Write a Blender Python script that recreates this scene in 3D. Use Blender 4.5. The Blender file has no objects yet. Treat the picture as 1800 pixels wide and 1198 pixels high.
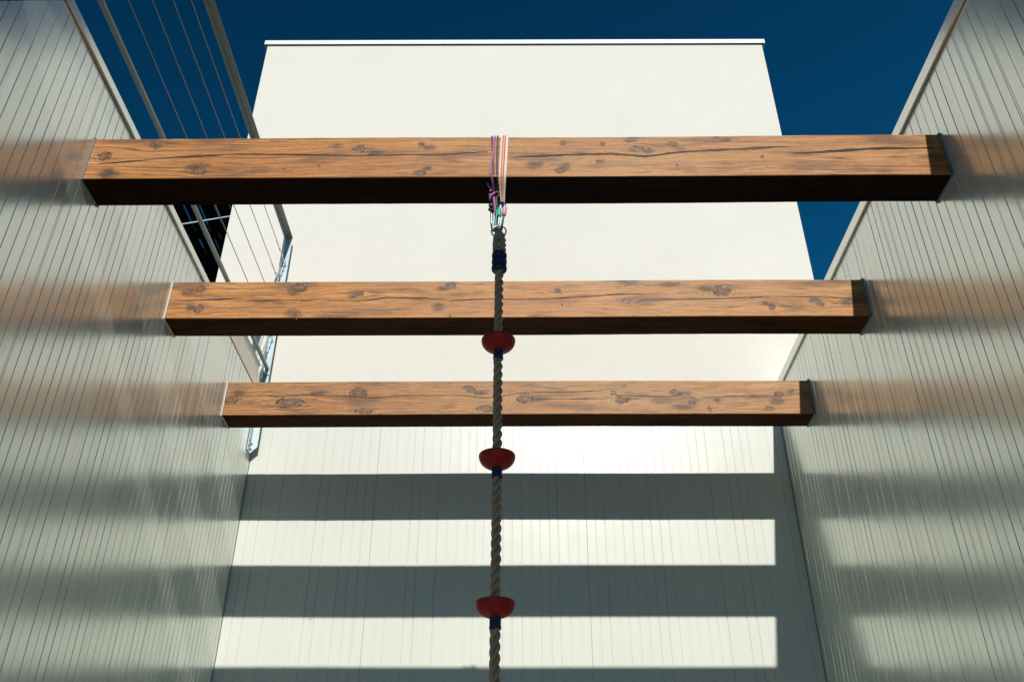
import bpy, math, random
from mathutils import Vector, Matrix
random.seed(7)
C = bpy.context.scene.collection
S = bpy.context.scene

# ---------------------------------------------------------------- camera
cam_d = bpy.data.cameras.new('camera')
cam = bpy.data.objects.new('camera', cam_d)
C.objects.link(cam)
cam_d.sensor_width = 36.0
cam_d.lens = 32.01
cam_d.clip_end = 2000
cam_d.clip_start = 0.05
R_ = Vector((0.9999633, 0.0084581, 0.0013370))
U_ = Vector((0.0034685, -0.5428173, 0.8398437))
F_ = Vector((-0.0078292, 0.8398082, 0.5428267))
m = Matrix((R_, U_, -F_)).transposed().to_4x4()
cam.matrix_world = m
S.camera = cam

# ---------------------------------------------------------------- light
SUN_DIR = Vector((-0.0841, 1.0, -0.5875)).normalized()      # the way the light travels
sun_d = bpy.data.lights.new('sun', 'SUN')
sun_d.energy = 4.1
sun_d.angle = math.radians(0.5)
sun_d.color = (1.0, 0.965, 0.90)
sun = bpy.data.objects.new('sun', sun_d)
C.objects.link(sun)
sun.rotation_euler = SUN_DIR.to_track_quat('-Z', 'Y').to_euler()

w = bpy.data.worlds.new('World')
S.world = w
w.use_nodes = True
nt = w.node_tree
nt.nodes.clear()
out = nt.nodes.new('ShaderNodeOutputWorld')
bg = nt.nodes.new('ShaderNodeBackground')
sky = nt.nodes.new('ShaderNodeTexSky')
sky.sky_type = 'NISHITA'
sky.sun_disc = False
sky.sun_elevation = math.radians(30.2)
sky.sun_rotation = math.radians(175.2)
sky.altitude = 300
sky.air_density = 1.0
sky.dust_density = 0.1
sky.ozone_density = 6.0
pol = nt.nodes.new('ShaderNodeMix')                         # the deep, polarised blue of the photograph's sky
pol.data_type = 'RGBA'
pol.blend_type = 'MULTIPLY'
pol.inputs[0].default_value = 1.0
pol.inputs[7].default_value = (0.05, 0.72, 0.86, 1)
nt.links.new(sky.outputs[0], pol.inputs[6])
# polariser: the sky deepens towards the zenith and away from the right-hand side
geo = nt.nodes.new('ShaderNodeTexCoord'); dot = nt.nodes.new('ShaderNodeVectorMath'); dot.operation = 'DOT_PRODUCT'
dot.inputs[1].default_value = (0.35, 0.0, -1.0)
nt.links.new(geo.outputs['Generated'], dot.inputs[0])
mr = nt.nodes.new('ShaderNodeMapRange')
for _k, _v in enumerate((-1.05, -0.35, 0.50, 1.40)): mr.inputs[_k + 1].default_value = _v
nt.links.new(dot.outputs['Value'], mr.inputs[0])
sc_ = nt.nodes.new('ShaderNodeVectorMath'); sc_.operation = 'SCALE'
nt.links.new(pol.outputs[2], sc_.inputs[0]); nt.links.new(mr.outputs[0], sc_.inputs['Scale'])
nt.links.new(sc_.outputs[0], bg.inputs[0])
bg.inputs[1].default_value = 0.06
nt.links.new(bg.outputs[0], out.inputs[0])

S.view_settings.view_transform = 'Standard'
S.view_settings.look = 'None'
S.view_settings.exposure = 0.0
S.view_settings.gamma = 1.0

# ---------------------------------------------------------------- measures (metres, camera at the origin)
AL, AR = -1.6296, 1.6087       # lane walls
ZT = 2.803                     # top of the lane wall cladding
YB = 4.9985                      # metal face of the end wall
GZ = -1.62                     # ground
Y0 = -2.2                      # near end of the lane walls


# ---------------------------------------------------------------- mesh helpers
class MB:
    def __init__(s):
        s.v = []; s.f = []; s.sm = []
    def add(s, vs, fs, smooth=False):
        b = len(s.v)
        s.v += [tuple(v) for v in vs]
        s.f += [tuple(i + b for i in f) for f in fs]
        s.sm += [smooth] * len(fs)
        return s
    def box(s, x0, x1, y0, y1, z0, z1):
        vs = [(x, y, z) for z in (z0, z1) for y in (y0, y1) for x in (x0, x1)]
        return s.add(vs, [(0, 2, 3, 1), (4, 5, 7, 6), (0, 1, 5, 4), (2, 6, 7, 3), (0, 4, 6, 2), (1, 3, 7, 5)])
    def bbox(s, x0, x1, y0, y1, z0, z1, b):
        """box whose long edges (along x) are chamfered by b"""
        ring = [(y0 + b, z0), (y1 - b, z0), (y1, z0 + b), (y1, z1 - b), (y1 - b, z1), (y0 + b, z1), (y0, z1 - b), (y0, z0 + b)]
        n = len(ring)
        vs = [(x0, y, z) for y, z in ring] + [(x1, y, z) for y, z in ring]
        fs = [(i, i + n, (i + 1) % n + n, (i + 1) % n) for i in range(n)]
        fs += [tuple(range(n)), tuple(range(2 * n - 1, n - 1, -1))]
        return s.add(vs, fs)
    def prism(s, poly, axis, a0, a1):
        """poly is a list of 2D points, extruded along an axis"""
        n = len(poly)
        def p(q, a):
            if axis == 'x': return (a, q[0], q[1])
            if axis == 'y': return (q[0], a, q[1])
            return (q[0], q[1], a)
        vs = [p(q, a0) for q in poly] + [p(q, a1) for q in poly]
        fs = [(i, (i + 1) % n, (i + 1) % n + n, i + n) for i in range(n)]
        fs += [tuple(range(n - 1, -1, -1)), tuple(range(n, 2 * n))]
        return s.add(vs, fs)
    def tube(s, pts, r, n=10, closed=False, cap=True, rr=None):
        pts = [Vector(p) for p in pts]
        m_ = len(pts)
        prev = None
        rings = []
        for i, p in enumerate(pts):
            if closed: t = pts[(i + 1) % m_] - pts[i - 1]
            else: t = pts[min(i + 1, m_ - 1)] - pts[max(i - 1, 0)]
            t.normalize()
            if prev is None:
                a = Vector((0, 0, 1)) if abs(t.z) < 0.9 else Vector((0, 1, 0))
                nrm = t.cross(a).normalized()
            else:
                nrm = (prev - t * prev.dot(t)).normalized()
            prev = nrm
            bn = t.cross(nrm)
            q = rr[i] if rr else r
            rings.append([p + (nrm * math.cos(2 * math.pi * k / n) + bn * math.sin(2 * math.pi * k / n)) * q for k in range(n)])
        vs = [v for rg in rings for v in rg]
        fs = []
        for i in range(m_ if closed else m_ - 1):
            j = (i + 1) % m_
            for k in range(n):
                l = (k + 1) % n
                fs.append((i * n + k, i * n + l, j * n + l, j * n + k))
        s.add(vs, fs, True)
        if cap and not closed:
            b = len(s.v) - len(vs)
            s.f.append(tuple(b + k for k in range(n - 1, -1, -1))); s.sm.append(False)
            s.f.append(tuple(b + (m_ - 1) * n + k for k in range(n))); s.sm.append(False)
        return s
    def lathe(s, prof, cx, cy, n=40):
        """prof: list of (radius, z) turned about the vertical axis through cx, cy"""
        vs = [(cx + r * math.cos(2 * math.pi * k / n), cy + r * math.sin(2 * math.pi * k / n), z) for r, z in prof for k in range(n)]
        fs = []
        for i in range(len(prof) - 1):
            for k in range(n):
                l = (k + 1) % n
                fs.append((i * n + k, i * n + l, (i + 1) * n + l, (i + 1) * n + k))
        return s.add(vs, fs, True)
    def build(s, name, mat, parent=None, org=(0, 0, 0)):
        o_ = Vector(parent['_o']) if parent is not None and '_o' in parent else Vector(org)
        me = bpy.data.meshes.new(name)
        me.from_pydata([tuple(Vector(v) - o_) for v in s.v], [], s.f)
        me.polygons.foreach_set('use_smooth', s.sm)
        me.materials.append(mat)
        me.validate()
        me.update()
        o = bpy.data.objects.new(name, me)
        C.objects.link(o)
        if parent is not None: o.parent = parent
        else: o.location = o_
        if parent is not None: o['_o'] = tuple(o_)
        return o


def thing(name, label, cat, loc, group=None):
    o = bpy.data.objects.new(name, None)
    C.objects.link(o)
    o.location = loc
    o.empty_display_size = 0.1
    o['label'] = label; o['category'] = cat
    if group: o['group'] = group
    o['_o'] = tuple(loc)
    return o


def tag(o, label, cat, group=None):
    o['label'] = label; o['category'] = cat
    if group: o['group'] = group
    return o


# ---------------------------------------------------------------- material helpers
class G:
    """small wrapper for writing node trees"""
    def __init__(s, tree): s.t = tree
    def n(s, kind, **kw):
        d = s.t.nodes.new(kind)
        for k, v in kw.items(): setattr(d, k, v)
        return d
    def put(s, sock, v):
        if isinstance(v, (int, float)): sock.default_value = v
        elif isinstance(v, tuple): sock.default_value = v if len(v) == len(sock.default_value) else tuple(v) + (1,)
        else: s.t.links.new(v, sock)
    def m(s, op, a, b=0.0, c=0.0, clamp=False):
        d = s.n('ShaderNodeMath', operation=op, use_clamp=clamp)
        s.put(d.inputs[0], a); s.put(d.inputs[1], b)
        if op in ('MULTIPLY_ADD', 'SMOOTH_MIN', 'SMOOTH_MAX'): s.put(d.inputs[2], c)
        return d.outputs[0]
    def ss(s, v, a, b, lo=0.0, hi=1.0):
        d = s.n('ShaderNodeMapRange', interpolation_type='SMOOTHSTEP')
        s.put(d.inputs[0], v)
        for i, q in enumerate((a, b, lo, hi)): s.put(d.inputs[i + 1], q)
        return d.outputs[0]
    def mix(s, f, a, b, mode='MIX'):
        d = s.n('ShaderNodeMix', data_type='RGBA', blend_type=mode)
        s.put(d.inputs[0], f); s.put(d.inputs[6], a); s.put(d.inputs[7], b)
        return d.outputs[2]
    def noise(s, vec, scale, detail=3.0, rough=0.5):
        d = s.n('ShaderNodeTexNoise')
        if vec is not None: s.put(d.inputs['Vector'], vec)
        d.inputs['Scale'].default_value = scale
        d.inputs['Detail'].default_value = detail
        d.inputs['Roughness'].default_value = rough
        return d.outputs[0]
    def xyz(s, x, y, z):
        d = s.n('ShaderNodeCombineXYZ')
        s.put(d.inputs[0], x); s.put(d.inputs[1], y); s.put(d.inputs[2], z)
        return d.outputs[0]


def new_mat(name):
    mt = bpy.data.materials.new(name)
    mt.use_nodes = True
    g = G(mt.node_tree)
    p = mt.node_tree.nodes['Principled BSDF']
    return mt, g, p


def obj_co(g):
    tc = g.n('ShaderNodeTexCoord')
    sp = g.n('ShaderNodeSeparateXYZ')
    g.put(sp.inputs[0], tc.outputs['Object'])
    return tc.outputs['Object'], sp.outputs[0], sp.outputs[1], sp.outputs[2]


def bump(g, p, h, strength, dist):
    b = g.n('ShaderNodeBump')
    b.inputs['Strength'].default_value = strength
    b.inputs['Distance'].default_value = dist
    g.put(b.inputs['Height'], h)
    g.put(p.inputs['Normal'], b.outputs[0])


def simple(name, col, rough=0.5, metal=0.0, var=0.12, scale=40, bmp=0.0, ior=1.5, spec=0.5):
    mt, g, p = new_mat(name)
    co, x, y, z = obj_co(g)
    nz = g.noise(co, scale, 4)
    k = g.m('MULTIPLY_ADD', g.m('SUBTRACT', nz, 0.5), var * 2, 1.0)
    c = g.mix(1.0, col, g.xyz(k, k, k), 'MULTIPLY')
    g.put(p.inputs['Base Color'], c)
    g.put(p.inputs['Roughness'], g.m('MULTIPLY_ADD', nz, 0.12, rough - 0.06))
    p.inputs['Metallic'].default_value = metal
    p.inputs['IOR'].default_value = ior
    p.inputs['Specular IOR Level'].default_value = spec
    if bmp: bump(g, p, nz, bmp, 0.002)
    return mt


def metal_paint(name, col, rough, ior, metal=0.0):
    """satin coated cladding sheet: faint orange peel, small dirt specks, thin rain marks"""
    mt, g, p = new_mat(name)
    co, x, y, z = obj_co(g)
    broad = g.noise(co, 1.3, 3)
    fine = g.noise(co, 260, 2)
    speck = g.ss(g.noise(co, 30, 2, 0.4), 0.75, 0.80)
    run = g.ss(g.noise(g.xyz(g.m('MULTIPLY', x, 30), g.m('MULTIPLY', y, 30), g.m('MULTIPLY', z, 1.2)), 1.0, 3), 0.45, 0.8)
    k = g.m('MULTIPLY_ADD', g.m('SUBTRACT', broad, 0.5), 0.10, 1.0)
    k = g.m('SUBTRACT', k, g.m('MULTIPLY', run, 0.05))
    c = g.mix(1.0, col, g.xyz(k, k, k), 'MULTIPLY')
    c = g.mix(g.m('MULTIPLY', speck, 0.30), c, (0.16, 0.15, 0.12))
    g.put(p.inputs['Base Color'], c)
    p.inputs['IOR'].default_value = ior
    p.inputs['Metallic'].default_value = metal
    g.put(p.inputs['Roughness'], g.m('ADD', g.m('MULTIPLY_ADD', broad, 0.06, rough - 0.03), g.m('MULTIPLY', run, 0.04)))
    h = g.m('ADD', g.m('MULTIPLY', g.noise(co, 3.5, 2), 1.0), g.m('MULTIPLY', fine, 0.015))
    bump(g, p, h, 0.5, 0.004)
    return mt


# knot field node group: elliptical distance and grain warp of one knot
kg = bpy.data.node_groups.new('knot_field', 'ShaderNodeTree')
for nm in ('X', 'Z', 'CX', 'CZ', 'RX', 'RZ'):
    kg.interface.new_socket(name=nm, in_out='INPUT', socket_type='NodeSocketFloat')
for nm in ('D2', 'Warp'):
    kg.interface.new_socket(name=nm, in_out='OUTPUT', socket_type='NodeSocketFloat')
_g = G(kg)
_i = _g.n('NodeGroupInput'); _o = _g.n('NodeGroupOutput')
_dx = _g.m('DIVIDE', _g.m('SUBTRACT', _i.outputs[0], _i.outputs[2]), _i.outputs[4])
_dz = _g.m('DIVIDE', _g.m('SUBTRACT', _i.outputs[1], _i.outputs[3]), _i.outputs[5])
_d2 = _g.m('ADD', _g.m('MULTIPLY', _dx, _dx), _g.m('MULTIPLY', _dz, _dz))
_e = _g.m('EXPONENT', _g.m('MULTIPLY', _g.m('ADD', _g.m('MULTIPLY', _g.m('MULTIPLY', _dx, _dx), 0.12), _g.m('MULTIPLY', _g.m('MULTIPLY', _dz, _dz), 0.30)), -1.0))
_w = _g.m('MULTIPLY', _g.m('MULTIPLY', _dz, _i.outputs[5]), _g.m('MULTIPLY', _e, -0.75))
_g.put(_o.inputs[0], _d2); _g.put(_o.inputs[1], _w)


def wood_mat(name, data, y_front, z_bot, seed, dark, light, under_shade=(0.17, 0.12, 0.07)):
    """stained spruce: grain runs along x and bends round each knot, drying cracks follow the listed lines.
    Object coordinates are world metres here; the underside unrolls from the front face."""
    mt, g, p = new_mat(name)
    co, x, y, z = obj_co(g)
    h = g.m('SUBTRACT', g.m('SUBTRACT', z, 0.0), g.m('MAXIMUM', y, 0.0))
    # wobble so that nothing is a clean ellipse
    wob = g.m('MULTIPLY', g.m('SUBTRACT', g.noise(g.xyz(x, h, float(seed)), 32, 4, 0.6), 0.5), 0.022)
    xw = g.m('ADD', x, g.m('MULTIPLY', wob, 1.3))
    hw = g.m('ADD', h, wob)
    dmin = 99.0; warp = 0.0
    for (cx, cz, rx, rz) in data['k']:
        k = g.n('ShaderNodeGroup'); k.node_tree = kg
        g.put(k.inputs[0], xw); g.put(k.inputs[1], hw)
        for j, v in enumerate((cx, cz, rx * 0.86, rz * 0.86)): k.inputs[j + 2].default_value = v
        dmin = g.m('MINIMUM', dmin, k.outputs[0]); warp = g.m('ADD', warp, k.outputs[1])
    smear = 0.0
    for (cx, cz, rx, rz) in data['s']:
        k = g.n('ShaderNodeGroup'); k.node_tree = kg
        g.put(k.inputs[0], g.m('ADD', xw, g.m('MULTIPLY', wob, 1.5))); g.put(k.inputs[1], hw)
        for j, v in enumerate((cx, cz, rx, rz)): k.inputs[j + 2].default_value = v
        smear = g.m('ADD', smear, g.m('EXPONENT', g.m('MULTIPLY', k.outputs[0], -1.1)))
    slow = g.m('MULTIPLY', g.m('SUBTRACT', g.noise(g.xyz(g.m('MULTIPLY', x, 0.9), g.m('MULTIPLY', h, 4.0), seed * 3.1), 1.0, 2), 0.5), 0.10)
    gz = g.m('ADD', g.m('ADD', h, warp), slow)
    # year rings cut lengthwise, in two widths, with fibre on top
    ring = g.noise(g.xyz(g.m('MULTIPLY', x, 0.6), g.m('MULTIPLY', gz, 120.0), seed * 1.7), 1.0, 2, 0.6)
    ring2 = g.noise(g.xyz(g.m('MULTIPLY', x, 2.2), g.m('MULTIPLY', gz, 300.0), seed * 2.3), 1.0, 2, 0.6)
    fibre = g.noise(g.xyz(g.m('MULTIPLY', x, 11.0), g.m('MULTIPLY', gz, 620.0), seed * 0.7), 1.0, 2, 0.6)
    blot = g.noise(g.xyz(g.m('MULTIPLY', x, 3.0), g.m('MULTIPLY', h, 14.0), seed * 5.0), 1.0, 3)
    tone = g.m('ADD', g.m('MULTIPLY', ring, 0.42), g.m('ADD', g.m('MULTIPLY', ring2, 0.38), g.m('MULTIPLY', fibre, 0.36)))
    tone = g.ss(tone, 0.44, 0.67)
    c = g.mix(tone, dark, light)
    paleness = g.m('ADD', g.ss(x, -1.3, 1.3, 0.0, 0.30), g.ss(g.noise(g.xyz(g.m('MULTIPLY', x, 1.2), g.m('MULTIPLY', h, 6.0), seed * 9.0), 1.0, 2), 0.40, 0.75, 0.0, 0.35))  # paler towards the right end, plus random pale patches
    c = g.mix(paleness, c, g.mix(tone, (0.29, 0.140, 0.050), (0.60, 0.355, 0.165)))
    # stain taken up unevenly: greyer blotches, more orange where it is thin
    c = g.mix(g.ss(blot, 0.50, 0.68, 0.0, 0.78), c, (0.145, 0.066, 0.026))
    orange = g.noise(g.xyz(g.m('MULTIPLY', x, 6.0), g.m('MULTIPLY', gz, 60.0), seed * 7.7), 1.0, 3)
    c = g.mix(g.ss(orange, 0.58, 0.74, 0.0, 0.6), c, (0.50, 0.17, 0.045))
    # dark drying streaks, short and thin, along the grain
    stk = g.noise(g.xyz(g.m('MULTIPLY', x, 7.0), g.m('MULTIPLY', gz, 170.0), seed * 11.3), 1.0, 3, 0.65)
    c = g.mix(g.ss(stk, 0.57, 0.66, 0.0, 0.80), c, (0.075, 0.032, 0.012))
    pale = g.noise(g.xyz(g.m('MULTIPLY', x, 4.0), g.m('MULTIPLY', gz, 190.0), seed * 13.1), 1.0, 3, 0.65)
    c = g.mix(g.ss(pale, 0.57, 0.67, 0.0, 0.50), c, (0.66, 0.42, 0.22))
    # cross-grain feather marks round the knots
    near = g.m('EXPONENT', g.m('MULTIPLY', dmin, -0.16))
    feather = g.m('SINE', g.m('MULTIPLY', g.m('POWER', dmin, 0.5), 9.0))
    c = g.mix(g.m('MULTIPLY', near, g.ss(feather, 0.2, 1.0, 0.0, 0.34)), c, (0.12, 0.05, 0.02))
    smn = g.ss(g.noise(g.xyz(g.m('MULTIPLY', x, 20.0), g.m('MULTIPLY', gz, 70.0), seed * 3.3), 1.0, 4, 0.6), 0.25, 0.60, 0.35, 1.0)
    c = g.mix(g.m('MULTIPLY', g.m('MULTIPLY', g.ss(g.m('MINIMUM', smear, 1.0), 0.15, 0.85), smn), 0.90), c, (0.060, 0.034, 0.018))
    # the knots themselves with their rings
    kw = g.noise(g.xyz(x, h, seed * 4.0), 55, 4, 0.65)
    kr = g.m('SINE', g.m('MULTIPLY_ADD', g.m('POWER', dmin, 0.5), 7.5, g.m('MULTIPLY', kw, 14.0)))
    kc = g.mix(g.m('MULTIPLY_ADD', kw, 0.7, g.ss(kr, -0.6, 1.0, -0.1, 0.35)), (0.055, 0.025, 0.011), (0.33, 0.17, 0.075))
    c = g.mix(g.ss(dmin, 1.15, 0.75), c, kc)
    rim = g.m('MULTIPLY', g.ss(dmin, 0.62, 0.85), g.ss(dmin, 1.6, 1.0))
    c = g.mix(g.m('MULTIPLY', g.m('MULTIPLY', rim, g.ss(g.noise(g.xyz(x, h, seed * 14.0), 30, 3, 0.6), 0.40, 0.58)), 0.95), c, (0.030, 0.013, 0.006))
    # weathered mottling, finer than the grain
    mot = g.noise(g.xyz(g.m('MULTIPLY', x, 60.0), g.m('MULTIPLY', h, 190.0), seed * 1.9), 1.0, 3, 0.6)
    mk = g.m('MULTIPLY_ADD', g.m('SUBTRACT', mot, 0.5), 0.7, 1.0)
    c = g.mix(1.0, c, g.xyz(mk, mk, mk), 'MULTIPLY')
    # cracks
    jit = g.m('MULTIPLY', g.m('SUBTRACT', g.noise(g.xyz(g.m('MULTIPLY', x, 22.0), 0.0, seed * 1.0), 1.0, 4, 0.65), 0.5), 0.008)
    tx = g.m('DIVIDE', g.m('ADD', x, 1.7), 3.4)
    crack = 0.0
    for ci, line in enumerate(data['c']):
        def curve(pts):
            fc = g.n('ShaderNodeFloatCurve')
            cu = fc.mapping.curves[0]
            while len(cu.points) > 2: cu.points.remove(cu.points[1])
            cu.points[0].location = (0.0, pts[0][1]); cu.points[1].location = (1.0, pts[-1][1])
            for q in pts: cu.points.new(q[0], q[1])
            for q in cu.points: q.handle_type = 'VECTOR'
            fc.mapping.update()
            fc.inputs['Factor'].default_value = 1.0
            g.put(fc.inputs['Value'], tx)
            return fc.outputs[0]
        cz = g.m('MULTIPLY', curve([((a + 1.7) / 3.4, b / 0.21) for a, b in line]), 0.21)
        a0, a1 = line[0][0], line[-1][0]
        wd = data['w'][ci]
        taper = g.m('MULTIPLY', g.ss(x, a0, a0 + 0.10), g.ss(x, a1, a1 - 0.12))
        wn = g.ss(g.noise(g.xyz(g.m('MULTIPLY', x, 7.0), ci * 4.0, seed * 2.0), 1.0, 3), 0.25, 0.72, 0.15, 1.0)
        half = g.m('MULTIPLY', g.m('MULTIPLY', taper, wn), wd * 1.6)
        dd = g.m('ABSOLUTE', g.m('SUBTRACT', g.m('ADD', h, jit), cz))
        f = g.ss(g.m('SUBTRACT', dd, half), 0.0007, -0.0004)
        f = g.m('MULTIPLY', f, g.m('GREATER_THAN', taper, 0.02))
        f = g.m('MULTIPLY', f, g.m('GREATER_THAN', h, -0.001))
        crack = g.m('MAXIMUM', crack, f)
        # a thin splinter line running beside the main split
        off = g.m('MULTIPLY', g.m('SUBTRACT', g.noise(g.xyz(g.m('MULTIPLY', x, 3.0), ci * 9.0, seed * 6.0), 1.0, 2), 0.5), 0.035)
        d3 = g.m('ABSOLUTE', g.m('SUBTRACT', g.m('ADD', g.m('ADD', h, jit), off), cz))
        f3 = g.m('MULTIPLY', g.ss(d3, 0.0014, 0.0004), g.ss(g.noise(g.xyz(g.m('MULTIPLY', x, 5.0), ci * 2.0, seed * 8.0), 1.0, 2), 0.50, 0.56))
        f3 = g.m('MULTIPLY', f3, g.m('MULTIPLY', g.m('GREATER_THAN', taper, 0.02), g.m('GREATER_THAN', h, -0.001)))
        crack = g.m('MAXIMUM', crack, g.m('MULTIPLY', f3, 0.8))
    # one finer check on the underside
    uz = g.m('ADD', g.m('ADD', h, 0.082), g.m('MULTIPLY', slow, 0.3))
    cu2 = g.m('MULTIPLY', g.ss(g.m('ABSOLUTE', g.m('ADD', uz, jit)), 0.0022, 0.0006), 0.8)
    crack = g.m('MAXIMUM', crack, cu2)
    c = g.mix(crack, c, (0.004, 0.002, 0.001))
    # underside shade is put into the colour by a dark factor per beam
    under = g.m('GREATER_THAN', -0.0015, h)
    c = g.mix(under, c, g.mix(1.0, c, under_shade, 'MULTIPLY'))
    g.put(p.inputs['Base Color'], c)
    g.put(p.inputs['Roughness'], g.m('MULTIPLY_ADD', tone, 0.15, 0.44))
    p.inputs['IOR'].default_value = 1.45
    g.put(p.inputs['Specular IOR Level'], g.m('MULTIPLY_ADD', under, -0.30, 0.35))
    hgt = g.m('SUBTRACT', g.m('MULTIPLY_ADD', fibre, 0.10, g.m('MULTIPLY', ring, 0.12)), g.m('MULTIPLY', crack, 1.6))
    bump(g, p, hgt, 0.6, 0.004)
    return mt


BEAM1 = {'k': [(-1.571, 0.116, 0.03, 0.024), (-1.401, 0.172, 0.019, 0.018), (-1.191, 0.038, 0.03, 0.02), (-0.876, 0.045, 0.009, 0.008), (-0.75, 0.058, 0.007, 0.006), (-0.604, 0.145, 0.024, 0.024), (-0.371, 0.168, 0.017, 0.015), (-0.368, 0.021, 0.026, 0.017), (0.173, 0.173, 0.017, 0.015), (0.322, 0.166, 0.011, 0.012), (0.449, 0.138, 0.026, 0.021), (0.585, 0.164, 0.02, 0.018), (0.308, 0.074, 0.017, 0.015), (0.156, 0.029, 0.025, 0.017), (0.753, 0.199, 0.009, 0.009), (0.592, 0.055, 0.006, 0.009), (0.916, 0.093, 0.008, 0.009)],
 's': [(-1.534, 0.026, 0.043, 0.035), (-1.208, 0.053, 0.053, 0.029), (-0.542, 0.127, 0.043, 0.015), (-0.338, 0.149, 0.026, 0.015), (-0.343, 0.041, 0.021, 0.014), (0.492, 0.129, 0.032, 0.015), (0.611, 0.137, 0.021, 0.012), (0.178, 0.052, 0.029, 0.02), (0.788, 0.183, 0.026, 0.012), (-1.382, 0.163, 0.022, 0.018), (0.431, 0.189, 0.033, 0.018), (-0.696, 0.158, 0.03, 0.015), (0.061, 0.058, 0.038, 0.024)],
 'c': [[(-1.62, 0.07), (-1.441, 0.089), (-1.316, 0.106), (-1.059, 0.122), (-0.886, 0.118), (-0.626, 0.11), (-0.454, 0.112), (-0.282, 0.113), (-0.106, 0.13)], [(-0.046, 0.097), (0.19, 0.11), (0.362, 0.112), (0.479, 0.099), (0.62, 0.122), (0.836, 0.135), (1.053, 0.148)], [(1.008, 0.11), (1.1, 0.113), (1.329, 0.132), (1.479, 0.134), (1.62, 0.136)]],
 'w': [0.0026, 0.0042, 0.0050]}
BEAM2 = {'k': [(-1.493, 0.168, 0.027, 0.03), (-1.477, 0.054, 0.024, 0.026), (-1.019, 0.176, 0.035, 0.03), (-0.746, 0.138, 0.03, 0.017), (-0.317, 0.179, 0.029, 0.023), (0.18, 0.15, 0.018, 0.017), (0.498, 0.087, 0.021, 0.019), (0.941, 0.143, 0.047, 0.033), (1.164, 0.052, 0.021, 0.019), (1.388, 0.067, 0.021, 0.019)],
 's': [(-1.548, 0.149, 0.04, 0.026), (-1.518, 0.061, 0.032, 0.032), (-1.055, 0.15, 0.037, 0.029), (-0.773, 0.122, 0.026, 0.016), (-0.357, 0.163, 0.04, 0.019), (-1.039, 0.027, 0.047, 0.032), (0.514, 0.198, 0.066, 0.027), (0.868, 0.153, 0.037, 0.027), (1.136, 0.071, 0.026, 0.016), (1.366, 0.086, 0.031, 0.023), (1.514, 0.079, 0.039, 0.026), (0.712, 0.18, 0.079, 0.02), (-0.373, 0.056, 0.037, 0.029)],
 'c': [[(-1.617, 0.097), (-1.512, 0.1), (-1.275, 0.112)], [(-1.286, 0.095), (-1.035, 0.101), (-0.995, 0.097), (-0.873, 0.113)], [(-0.916, 0.097), (-0.705, 0.096), (-0.613, 0.112), (-0.441, 0.108), (-0.322, 0.094), (-0.111, 0.103), (-0.032, 0.099), (0.192, 0.105), (0.363, 0.117), (0.456, 0.126), (0.628, 0.128)], [(0.518, 0.071), (0.572, 0.093), (0.94, 0.098), (1.02, 0.104), (1.283, 0.106), (1.361, 0.106), (1.575, 0.098)]],
 'w': [0.0032, 0.0026, 0.0022, 0.0018]}
BEAM3 = {'k': [(-1.593, 0.093, 0.044, 0.032), (-1.267, 0.074, 0.081, 0.036), (-0.891, 0.137, 0.057, 0.036), (-0.849, 0.023, 0.05, 0.021), (-0.277, 0.16, 0.038, 0.022), (-0.196, 0.035, 0.044, 0.021), (0.029, 0.098, 0.047, 0.036), (0.519, 0.132, 0.018, 0.015), (0.56, 0.089, 0.044, 0.029), (0.575, 0.175, 0.019, 0.011), (0.854, 0.135, 0.026, 0.021), (0.949, 0.08, 0.031, 0.029), (1.037, 0.034, 0.013, 0.021), (1.432, 0.122, 0.031, 0.021), (1.362, 0.033, 0.031, 0.018), (1.497, 0.136, 0.015, 0.014)],
 's': [(-0.833, 0.023, 0.046, 0.017), (-0.213, 0.135, 0.063, 0.021), (-0.158, 0.034, 0.043, 0.022), (0.085, 0.098, 0.094, 0.028), (0.9, 0.124, 0.063, 0.021), (1.409, 0.075, 0.047, 0.029), (1.083, 0.084, 0.032, 0.017), (0.892, 0.042, 0.078, 0.021), (-1.112, 0.138, 0.057, 0.018), (-1.554, 0.139, 0.044, 0.022)],
 'c': [[(-1.62, 0.118), (-1.393, 0.121), (-1.297, 0.11), (-1.236, 0.124), (-0.983, 0.116), (-0.809, 0.104), (-0.606, 0.118), (-0.292, 0.117), (-0.197, 0.099), (-0.103, 0.113), (0.022, 0.134), (0.274, 0.137), (0.472, 0.147)], [(0.085, 0.091), (0.492, 0.096)], [(0.524, 0.118), (0.867, 0.102)], [(0.992, 0.098), (1.149, 0.108), (1.367, 0.104)]],
 'w': [0.0016, 0.0012, 0.0012, 0.0018]}

M_CLAD = metal_paint('silver_cladding', (0.76, 0.80, 0.705), 0.205, 2.5, 0.42)
M_COPE = metal_paint('coping_sheet', (0.82, 0.83, 0.76), 0.22, 2.4, 0.5)
M_END = metal_paint('end_wall_cladding', (0.67, 0.685, 0.62), 0.25, 1.28)
M_BEIGE = metal_paint('beige_upstand', (0.80, 0.69, 0.56), 0.35, 1.9, 0.3)
M_GALV = simple('grey_blue_steel', (0.42, 0.50, 0.52), 0.38, 0.25, 0.08, 30)
M_RAIL = simple('shaded_rail_steel', (0.20, 0.24, 0.225), 0.40, 0.1, 0.08, 30)  # same steel as the post, darkened to paint the rails' shade
M_DARKGAP = simple('gap_shade_black', (0.02, 0.02, 0.02), 0.8)  # near-black colour standing in for shade under copings and cap
M_SEAL = simple('white_sheet_collar', (0.62, 0.60, 0.55), 0.5, 0, 0.15, 90, 0.5)
M_SHADESEAL = simple('shaded_sheet_collar', (0.19, 0.215, 0.225), 0.5, 0, 0.15, 90, 0.5)  # darker copy of the collar sheet: shade painted into its colour
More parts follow.
